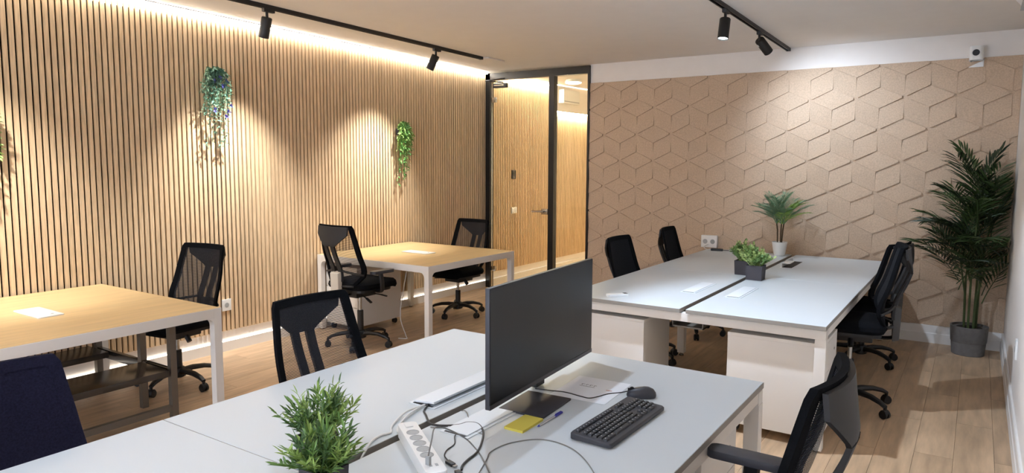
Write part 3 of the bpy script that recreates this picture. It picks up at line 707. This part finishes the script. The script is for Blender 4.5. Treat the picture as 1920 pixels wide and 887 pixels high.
rows = [(-0.046, [1.25, 1.25, 1.25, 6.0, 1.25, 1.25, 1.25, 1.5]), (-0.0275, [2.25] + [1] * 10 + [2.75]), (-0.009, [1.75] + [1] * 11 + [2.25]), (0.0095, [1.5] + [1] * 12 + [1.5]), (0.028, [1] * 13 + [2])]
for yy, ws in rows:
    x = X0
    for w_ in ws: key(x + w_ * u / 2, yy, w_ * u - 0.0022); x += w_ * u
x = X0
for i in range(13):
    key(x + u / 2, 0.054, u - 0.0025, 0.012); x += u * (1.16 if i in (0, 4, 8) else 1.02)
xn = X0 + 15.25 * u
for i in range(3):
    key(xn + (i + 0.5) * u, 0.028, u - 0.0022); key(xn + (i + 0.5) * u, 0.0095, u - 0.0022); key(xn + (i + 0.5) * u, -0.046, u - 0.0022); key(xn + (i + 0.5) * u, 0.054, u - 0.0025, 0.012)
key(xn + 1.5 * u, -0.0275, u - 0.0022)
xn += 3.25 * u
for i in range(4):
    for yy in (0.028, 0.0095, -0.009, -0.0275): key(xn + (i + 0.5) * u, yy, u - 0.0022)
key(xn + 1 * u, -0.046, 2 * u - 0.0022); key(xn + 2.5 * u, -0.046, u - 0.0022)

# mouse
ms = thing('computer_mouse', 'black wired mouse beside the keyboard', 'mouse', (-1.035, 2.455, TZ), R(90) + 0.5)
rings = []
for f, z in ((1.0, 0.0), (1.04, 0.008), (1.0, 0.018), (0.85, 0.029), (0.55, 0.036), (0.2, 0.038)):
    rings.append([(0.032 * f * math.cos(a) * (1 - 0.12 * math.cos(2 * a)), 0.055 * f * math.sin(a), z * (1 - 0.10 * math.sin(a))) for a in [2 * math.pi * i / 20 for i in range(20)]])
MB().loft(rings).obj('shell', M_GREYP, ms)
MB().tube([(-0.004, 0.036, 0.029), (0.004, 0.036, 0.029)], 0.010, 12).obj('scroll_wheel', M_BLACK, ms)
MB().box(-0.0008, 0.0008, 0.012, 0.052, 0.020, 0.034).obj('button_seam', M_BLACK, ms)

def cable(name, pts, r, m, label, z=None):
    zz = TZ + r + 0.0005
    P = [(p[0], p[1], (p[2] + TZ) if len(p) > 2 else zz) for p in pts]
    t = MB().tube(smooth_path(P, 6), r, 6).obj(name, m)
    return tag(t, label, 'cable')
cable('mouse_cable', [(-1.085, 2.47, 0.012), (-1.12, 2.448), (-1.153, 2.407), (-1.17, 2.358), (-1.19, 2.322), (-1.224, 2.321), (-1.30, 2.33), (-1.358, 2.315), (-1.42, 2.30)], 0.0022, M_CABB, 'thin black mouse cable curving behind the keyboard to the monitor')
# power strip
ps = thing('power_strip', 'white power strip with five grey sockets on the foreground desk', 'power strip', (-1.365, 1.55, TZ), math.atan2(-0.195, 0.275))
MB().prism(rrect(0.40, 0.062, 0.015), 0.0, 0.043).obj('body', M_WPLAS, ps, bev=0.004)
for i in range(5):
    MB().lathe([(0.0205, 0), (0.0205, 0.0012), (0.017, 0.0012), (0.017, 0.0004)], 20, (-0.105 + i * 0.046, 0, 0.043)).obj('socket', M_SOCK, ps)
MB().box(-0.185, -0.15, -0.012, 0.012, 0.043, 0.046).obj('switch', M_WPLAS, ps, bev=0.001)
MB().box(0.145, 0.160, -0.012, -0.004, 0.0428, 0.0438).box(0.145, 0.160, 0.006, 0.014, 0.0428, 0.0438).obj('usb_port', M_SOCK, ps)
pl = tag(MB().box(-0.007, 0.007, -0.005, 0.005, 0, 0.026).obj('usb_plug', M_SOCK, None, bev=0.001, loc=(-1.253, 1.455, TZ + 0.0438)), 'grey USB plug standing in the end of the power strip', 'plug')
cable('usb_cable', [(-1.253, 1.455, 0.069), (-1.27, 1.49, 0.10), (-1.315, 1.56, 0.105), (-1.33, 1.64, 0.07), (-1.30, 1.69, 0.03), (-1.27, 1.70), (-1.23, 1.671), (-1.176, 1.624), (-1.13, 1.58)], 0.0022, M_CABG, 'grey cable arching from the USB plug over the power strip')
cable('white_cable', [(-1.655, 1.90, 0.006), (-1.633, 1.80, 0.01), (-1.605, 1.72), (-1.578, 1.675), (-1.54, 1.645, 0.01), (-1.515, 1.652, 0.02)], 0.0038, M_CABW, 'thick white cable from the raised lid to the power strip end')
cable('white_cable', [(-1.655, 1.905, 0.006), (-1.65, 1.80, 0.012), (-1.628, 1.715), (-1.60, 1.668), (-1.575, 1.64), (-1.585, 1.607), (-1.578, 1.561), (-1.545, 1.500, 0.004), (-1.534, 1.455, -0.03), (-1.534, 1.44, -0.10)], 0.0036, M_CABW, 'white cable looping from the raised lid into the desk gap')
cable('black_cable', [(-1.645, 1.915, 0.006), (-1.62, 1.86), (-1.585, 1.83), (-1.545, 1.795), (-1.515, 1.775), (-1.473, 1.786), (-1.431, 1.821), (-1.419, 1.855), (-1.382, 1.865), (-1.328, 1.822), (-1.275, 1.74), (-1.244, 1.671), (-1.235, 1.617), (-1.224, 1.575), (-1.208, 1.55)], 0.0036, M_CABB, 'thick black cable winding from the raised lid across the desk')
cable('thin_black_cable', [(-1.405, 1.845), (-1.389, 1.82), (-1.387, 1.782), (-1.386, 1.744), (-1.345, 1.69), (-1.335, 1.640), (-1.317, 1.605), (-1.29, 1.585), (-1.275, 1.578)], 0.002, M_CABB, 'thin black cable ending in a small plug beside the power strip')
cable('thin_grey_cable', [(-1.525, 1.945, -0.02), (-1.508, 1.942, 0.003), (-1.486, 1.938), (-1.44, 1.893), (-1.396, 1.881), (-1.37, 1.86)], 0.0018, M_CABG, 'thin grey cable coming out of the desk gap')
cable('thin_grey_cable', [(-1.50, 1.755), (-1.478, 1.765), (-1.434, 1.795), (-1.375, 1.807), (-1.327, 1.808), (-1.31, 1.80)], 0.0015, M_CABG, 'thin grey cable lying straight beside the thick black cable')
cable('thin_grey_cable', [(-1.142, 1.53), (-1.191, 1.651), (-1.214, 1.706), (-1.205, 1.789), (-1.156, 1.863), (-1.099, 1.886), (-1.023, 1.872), (-0.95, 1.824), (-0.875, 1.747), (-0.80, 1.64), (-0.70, 1.55)], 0.0018, M_CABG, 'thin grey cable in a wide arc in front of the keyboard')
for loc, rz, lab in (((-1.258, 1.565, TZ), -0.3, 'small black cable plug beside the power strip'), ((-1.195, 1.525, TZ), -0.5, 'larger black cable plug at the bottom edge of the desk')):
    t = thing('cable_plug', lab, 'plug', loc, rz)
    MB().box(-0.022, 0.012, -0.008, 0.008, 0, 0.009).obj('grip', M_BLACK, t, bev=0.002)
    MB().box(0.012, 0.024, -0.006, 0.006, 0.002, 0.0065).obj('contact', M_CHROME, t)
# notes, pen, sheet
nt_ = thing('sticky_notes', 'pad of yellow sticky notes in front of the monitor stand', 'notepad', (-1.253, 1.957, TZ), 0.02)
MB().box(-0.037, 0.037, -0.068, 0.068, 0, 0.008).obj('pad', M_YEL, nt_)
MB().box(-0.037, 0.037, -0.068, 0.068, 0.0082, 0.0086).obj('top_sheet', M_YEL, nt_)
pn = thing('ballpoint_pen', 'clear ballpoint pen with blue cap beside the sticky notes', 'pen', (-1.20, 2.045, TZ + 0.0045), R(0))
MB().tube([(0, -0.075, 0), (0, 0.03, 0)], 0.0038, 6).obj('barrel', M_CLEAR, pn)
MB().tube([(0, 0.03, 0), (0, 0.082, 0)], [0.0044, 0.0042], 8).box(-0.0015, 0.0015, 0.035, 0.075, 0.003, 0.0075).obj('cap', M_BLUE, pn)
MB().tube([(0, -0.085, 0), (0, -0.075, 0)], [0.0012, 0.0035], 6).obj('tip', M_BLUE, pn)
sh = thing('paper_sheet', 'white printed sheet of paper lying right of the monitor stand', 'paper', (-1.235, 2.43, TZ), 0.06)
MB().box(-0.115, 0.115, -0.145, 0.135, 0.0006, 0.0012).obj('sheet', M_PAPER, sh)
q = MB()
for i, (x, wd, hh) in enumerate(((-0.06, .016, .012), (-0.04, .012, .012), (-0.024, .014, .012), (-0.006, .012, .012))):
    q.box(x, x + wd * .25, 0.03, 0.03 + hh, 0.0012, 0.0014).box(x, x + wd * .8, 0.03 + hh * .8, 0.03 + hh, 0.0012, 0.0014)
q.box(-0.062, 0.004, 0.016, 0.019, 0.0012, 0.0014)
q.obj('print', M_INK, sh)
MB().box(0.055, 0.08, 0.01, 0.016, 0.0012, 0.0014).obj('print_mark', mat('red ink', (190, 120, 100), 0.8), sh)

# remote and adapters on the far desk
t = thing('remote_control', 'small white remote with dark end on the far left white desk', 'remote', (-1.99, 4.27, TZ), R(-40))
MB().prism(rrect(0.05, 0.15, 0.012), 0, 0.017).obj('body', M_WPLAS, t, bev=0.003)
MB().box(-0.018, 0.018, 0.045, 0.07, 0.0168, 0.018).obj('window', M_SCREEN, t)
for x, y_, rz, lab in ((-2.20, 7.10, 0.2, 'small black adapter on the far desk corner under the wall socket'), (-2.02, 7.13, -0.2, 'grey adapter on the far desk beside the black one')):
    t = thing('power_adapter', lab, 'adapter', (x, y_, TZ), rz)
    MB().box(-0.06, 0.06, -0.025, 0.025, 0, 0.022).obj('case', M_BLACK if x < -2.1 else M_SOCK, t, bev=0.005)
    MB().tube([(0.06, 0, 0.01), (0.10, 0.02, 0.006), (0.13, 0.02, 0.006)], 0.004, 6).obj('lead', M_CABB, t)
tag(MB().tube(smooth_path([(-2.36, 7.33, 0.775), (-2.39, 7.28, 0.757), (-2.36, 7.20, TZ + 0.004), (-2.27, 7.09, TZ + 0.006)], 5), 0.004, 6).obj('white_cable', M_CABW), 'white cable from the cork wall socket to the far desk', 'cable')
tag(MB().tube(smooth_path([(-4.3, 4.72, 0.672), (-4.36, 4.73, 0.45), (-4.42, 4.75, 0.2), (-4.38, 4.78, 0.02), (-4.33, 4.74, 0.006), (-4.40, 4.70, 0.006)], 6), 0.004, 6).obj('white_cable', M_CABW), 'white cable dangling under the oak table by the door', 'cable')

# ------------------------------------------------------------------ plants
def leaf(q, base, d, L, wd, nrm=None, droop=0.0):
    base = Vector(base); d = Vector(d).normalized(); upv = Vector((0, 0, 1))
    s = d.cross(upv)
    if s.length < 0.05: s = Vector((1, 0, 0))
    s.normalize(); n = s.cross(d).normalized()
    rr = random.uniform(-0.7, 0.7); s = (s * math.cos(rr) + n * math.sin(rr)).normalized(); n = s.cross(d).normalized()
    m1 = base + d * L * 0.35 - upv * droop * L * 0.1; m2 = base + d * L * 0.72 - upv * droop * L * 0.35; tip = base + d * L - upv * droop * L * 0.75
    k = n * wd * 0.18
    q.add([base, m1 + s * wd / 2 + k, m1, m1 - s * wd / 2 + k, m2 + s * wd * 0.36 + k, m2, m2 - s * wd * 0.36 + k, tip],
          [(0, 2, 1), (0, 3, 2), (1, 2, 5, 4), (2, 3, 6, 5), (4, 5, 7), (5, 6, 7)])
def stem_dir(tilt, az): return Vector((math.sin(tilt) * math.cos(az), math.sin(tilt) * math.sin(az), math.cos(tilt)))
def square_pot(t, s, h_, m, rz=0):
    o = MB().loft([[(x * s * 0.92, y_ * s * 0.92, 0) for x, y_ in ((-.5, -.5), (.5, -.5), (.5, .5), (-.5, .5))], [(x * s, y_ * s, h_) for x, y_ in ((-.5, -.5), (.5, -.5), (.5, .5), (-.5, .5))],
                   [(x * s * .9, y_ * s * .9, h_) for x, y_ in ((-.5, -.5), (.5, -.5), (.5, .5), (-.5, .5))], [(x * s * .88, y_ * s * .88, h_ - 0.01) for x, y_ in ((-.5, -.5), (.5, -.5), (.5, .5), (-.5, .5))]]).obj('pot', m, t, smooth=False)
    MB().prism(rrect(s * 0.88, s * 0.88, 0.004, 1), h_ - 0.014, h_ - 0.008).obj('soil', M_SOIL, t)
def bush(label, loc, rz, pot_s, pot_h, nst, hgt, spread, leafL, leafW, per, mats, seed, potm):
    random.seed(seed)
    t = thing('potted_plant', label, 'plant', loc, rz); square_pot(t, pot_s, pot_h, potm)
    for k in range(nst):
        az = random.uniform(0, 2 * math.pi); tilt = spread * math.sqrt(random.random()); Ls = hgt * random.uniform(0.72, 1.05) * (1 - 0.22 * tilt)
        b = Vector((random.uniform(-.3, .3) * pot_s, random.uniform(-.3, .3) * pot_s, pot_h - 0.012)); d = stem_dir(tilt, az)
        P = [b + d * Ls * f + Vector((0, 0, -0.10 * Ls * f * f * tilt)) for f in (0, .33, .66, 1)]
        st = MB().tube(P, [0.0022, 0.002, 0.0016, 0.0008], 4)
        nf = len(st.f)
        for i in range(per):
            f = 0.30 + 0.70 * (i + 0.5) / per; j = min(int(f * 3), 2); g_ = f * 3 - j; p = P[j] * (1 - g_) + P[j + 1] * g_
            a2 = az + i * 2.4 + random.uniform(-.5, .5); tt = random.uniform(0.5, 1.15)
            dd = (d * math.cos(tt) + stem_dir(math.pi / 2 * 0.9, a2) * math.sin(tt))
            leaf(st, p, dd, leafL * random.uniform(.7, 1.2), leafW * random.uniform(.8, 1.15), droop=random.uniform(0, .3))
        leaf(st, P[-1], d, leafL, leafW)
        st.obj('sprig', mats[k % len(mats)], t)
    return t
bush('leafy green plant in charcoal pot on the foreground desk, rear one of the pair', (-1.604, 1.357, TZ), 0.05, 0.090, 0.088, 62, 0.172, 0.9, 0.037, 0.0085, 11, M_LEAF, 3, M_DPOT)
bush('leafy green plant in charcoal pot at the bottom edge, front one of the pair', (-1.412, 1.215, TZ), 0.05, 0.092, 0.088, 62, 0.140, 1.2, 0.037, 0.0085, 11, M_LEAF, 5, M_DPOT)
bush('round-leaved plant in dark square pot on the far desk, rear one of the pair', (-1.55, 5.72, TZ), 0.0, 0.12, 0.115, 64, 0.165, 0.9, 0.029, 0.023, 10, M_ROUND[::-1], 11, M_DPOT)
bush('round-leaved plant in dark square pot on the far desk, front one of the pair', (-1.40, 5.51, TZ), 0.0, 0.125, 0.115, 64, 0.155, 0.95, 0.029, 0.023, 10, M_ROUND, 12, M_DPOT)

def frond(q, base, d0, L, bend, nl, leafL, leafW, az, xmax=None, ang0=1.0):
    P = [Vector(base)]; d = Vector(d0).normalized(); n = 10
    side_h = Vector((math.cos(az), math.sin(az), 0))
    for i in range(n):
        d = (d + (side_h * 0.35 - Vector((0, 0, 1)) * 0.55) * bend * (0.3 + i / n) / n * 2.2).normalized(); P.append(P[-1] + d * L / n)
    if xmax is not None:
        for p in P: p.x = min(p.x, xmax - 0.012); p.y = min(p.y, 7.33)
    q.tube(P, [0.0045 * (1 - 0.85 * i / n) for i in range(n + 1)], 4)
    s0 = len(q.v)
    for i in range(nl):
        f = 0.22 + 0.78 * (i + 0.5) / nl; j = min(int(f * n), n - 1); p = P[j].lerp(P[j + 1], f * n - j); t = (P[j + 1] - P[j]).normalized()
        sd = t.cross(Vector((0, 0, 1)));
        if sd.length < 0.1: sd = Vector((-side_h.y, side_h.x, 0))
        sd.normalize()
        ll = leafL * (0.55 + 0.9 * math.sin(math.pi * min(0.15 + 0.8 * f, 1)) ** 0.8) * random.uniform(.88, 1.1)
        for s in (-1, 1):
            a = ang0 * (1 - 0.45 * f)
            leaf(q, p, t * math.cos(a) + sd * s * math.sin(a) + Vector((0, 0, 0.15)), ll, leafW, droop=random.uniform(.15, .45))
    if xmax is not None:
        q.v[s0:] = [(min(x, xmax), min(y_, 7.375), z) for x, y_, z in q.v[s0:]]

# small palm in the white pot
random.seed(21)
t = thing('potted_palm', 'small palm in a white pot on the far desk against the cork wall', 'plant', (-1.585, 7.10, TZ))
MB().lathe([(0.045, 0), (0.052, 0.004), (0.071, 0.125), (0.072, 0.135), (0.062, 0.135), (0.060, 0.122), (0.0, 0.12)], 24, cap=False).obj('pot', M_WPOT, t)
MB().lathe([(0.0, 0.121), (0.06, 0.121), (0.06, 0.124), (0.0, 0.126)], 16, cap=False).obj('soil', M_SOIL, t)
for k in range(3):
    x = (-0.02, 0.018, 0.005)[k]; MB().tube([(x, 0.01 * k - 0.01, 0.12), (x * 1.3, 0.0, 0.25), (x * 1.9, 0, 0.33)], [0.006, 0.007, 0.006], 6).obj('trunk', M_BARK, t)
for k in range(26):
    az = k * 2.4 + random.uniform(-.2, .2); tilt = 0.20 + 0.85 * (k % 6) / 6
    x = (-0.035, 0.03, 0.01)[k % 3]
    d = stem_dir(tilt, az)
    if d.y > 0.25: d.y *= 0.45
    q = MB(); frond(q, (x, 0, 0.31), d, random.uniform(.26, .36), 0.55, 22, 0.085, 0.0055, az); 
    q.v = [(a, min(b, 0.262), c_) for a, b, c_ in q.v]
    q.obj('frond', M_SPALM[0 if (math.cos(az) < 0.2) else (k % 2)], t)

# tall palm by the right wall
random.seed(33)
t = thing('potted_palm', 'tall dark green palm in a grey pot in the corner by the right wall', 'plant', (0.005, 7.13, 0))
MB().lathe([(0.118, 0), (0.122, 0.004), (0.130, 0.11), (0.132, 0.112), (0.134, 0.115), (0.142, 0.245), (0.142, 0.25), (0.130, 0.25), (0.128, 0.235), (0.0, 0.23)], 32, cap=False).obj('pot', M_POT, t)
MB().lathe([(0.0, 0.228), (0.128, 0.228), (0.128, 0.233), (0.0, 0.236)], 24, cap=False).obj('soil', M_SOIL, t)
stems = []
for k in range(7):
    a = k * 0.9; bx, by = 0.045 * math.cos(a), 0.045 * math.sin(a); hh = (1.12, 0.98, 0.80, 0.88, 0.62, 1.05, 0.52)[k]; tx = (-0.05, 0.09, -0.10, 0.03, -0.06, 0.02, 0.05)[k]
    P = [(bx, by, 0.22), (bx * 1.2, by * 1.1, 0.22 + hh * 0.5), (bx + tx, by - 0.02, 0.22 + hh)]
    MB().tube(P, [0.011, 0.009, 0.006], 6).obj('stem', M_STEM, t); stems.append(P[-1])
n = 0
for k, s in enumerate(stems):
    for j in range(7 if s[2] > 0.9 else 5):
        az = (2.6 + j * 1.45 + k * 0.8); tilt = 0.15 + 0.15 * j
        d = stem_dir(tilt, az)
        if d.x > 0: d.x *= 0.45
        if d.y > 0: d.y *= 0.5
        zb = s[2] - 0.07 * j
        q = MB()
        frond(q, (s[0] * (0.8 + 0.04 * j), s[1], zb), d, random.uniform(.40, .54), 0.62, 12, 0.195, 0.019, az, None, 1.1)
        q.v = [(min(a, 0.236), min(b, 0.225), c_) for a, b, c_ in q.v]
        q.obj('frond', M_PALM[n % 2], t); n += 1

# hanging wall plants
def wall_plant(label, y_, ztop, half, length, mats, seed, flowers=False, nst=22):
    random.seed(seed)
    t = thing('hanging_plant', label, 'plant', (XS, y_, ztop))
    MB().box(0.0, 0.05, -0.035, 0.035, -0.16, -0.09).obj('planter', M_DPOT, t, bev=0.008)
    for k in range(nst):
        yy = random.uniform(-1, 1); L = length * random.uniform(0.30, 0.62)
        if k % 6 == 0: L = length * random.uniform(0.75, 0.95)
        if k % 6 == 0: yy *= 0.6
        out = random.uniform(0.05, 0.13)
        P = [(0.03, yy * 0.03, -0.085), (0.03 + out * 0.6, yy * half * 0.5, -0.02 - random.random() * 0.04), (0.02 + out, yy * half * 0.9, -0.12 * length - 0.04), (0.03 + out * 0.8, yy * half, -0.5 * L - 0.05), (0.03 + out * 0.5, yy * half + random.uniform(-.02, .02), -L)]
        P = smooth_path(P, 4); q = MB().tube(P, 0.0018, 4)
        ln = int(8 + L * 45)
        for i in range(ln):
            f = (i + 0.5) / ln * (len(P) - 1); j = int(f); p = P[j].lerp(P[min(j + 1, len(P) - 1)], f - j)
            a = random.uniform(0, 2 * math.pi); d = Vector((abs(math.cos(a)) * 0.7, math.sin(a), random.uniform(-.7, .5)))
            leaf(q, p, d, random.uniform(.03, .048), random.uniform(.014, .02), droop=.3)
        q.v = [(max(a, 0.002), b, c_) for a, b, c_ in q.v]
        q.obj('trailing_strand', mats[k % len(mats)], t)
    for k in range(14):
        a = random.uniform(0, 6.28); b = Vector((0.08, random.uniform(-.03, .03), -0.1)); d = Vector((0.5, math.sin(a), random.uniform(0, 1)))
        q = MB().tube([b, b + d * 0.06], 0.0015, 4)
        for i in range(9): leaf(q, b + d * 0.06 * i / 9, (abs(math.sin(a + i * 2)), math.cos(a + i * 2.1), 0.3), 0.04, 0.018)
        q.v = [(max(x, 0.002), y2, c_) for x, y2, c_ in q.v]
        q.obj('trailing_strand', mats[k % len(mats)], t)
    if flowers:
        for fy, fz in ((-0.04, -0.14), (0.03, -0.17), (0.0, -0.11), (0.06, -0.13), (-0.05, -0.37), (0.075, -0.38), (0.05, -0.42), (0.09, -0.33)):
            q = MB(); b = Vector((0.145, fy, fz))
            for i in range(9): leaf(q, b, (random.uniform(.2, 1), random.uniform(-1, 1), random.uniform(-1, 1)), 0.026, 0.014)
            q.obj('flower', M_FLOWER, t)
    return t
wall_plant('blue-green trailing plant with violet flowers on the slatted wall', 3.47, 2.42, 0.115, 0.72, M_BIVY, 41, True, 34)
wall_plant('bright green trailing plant on the slatted wall nearer the door', 5.72, 2.09, 0.12, 0.74, M_GIVY, 42, False, 34)
wall_plant('green trailing plant on the slatted wall at the left picture edge', 1.80, 2.05, 0.12, 0.68, M_GIVY, 43)
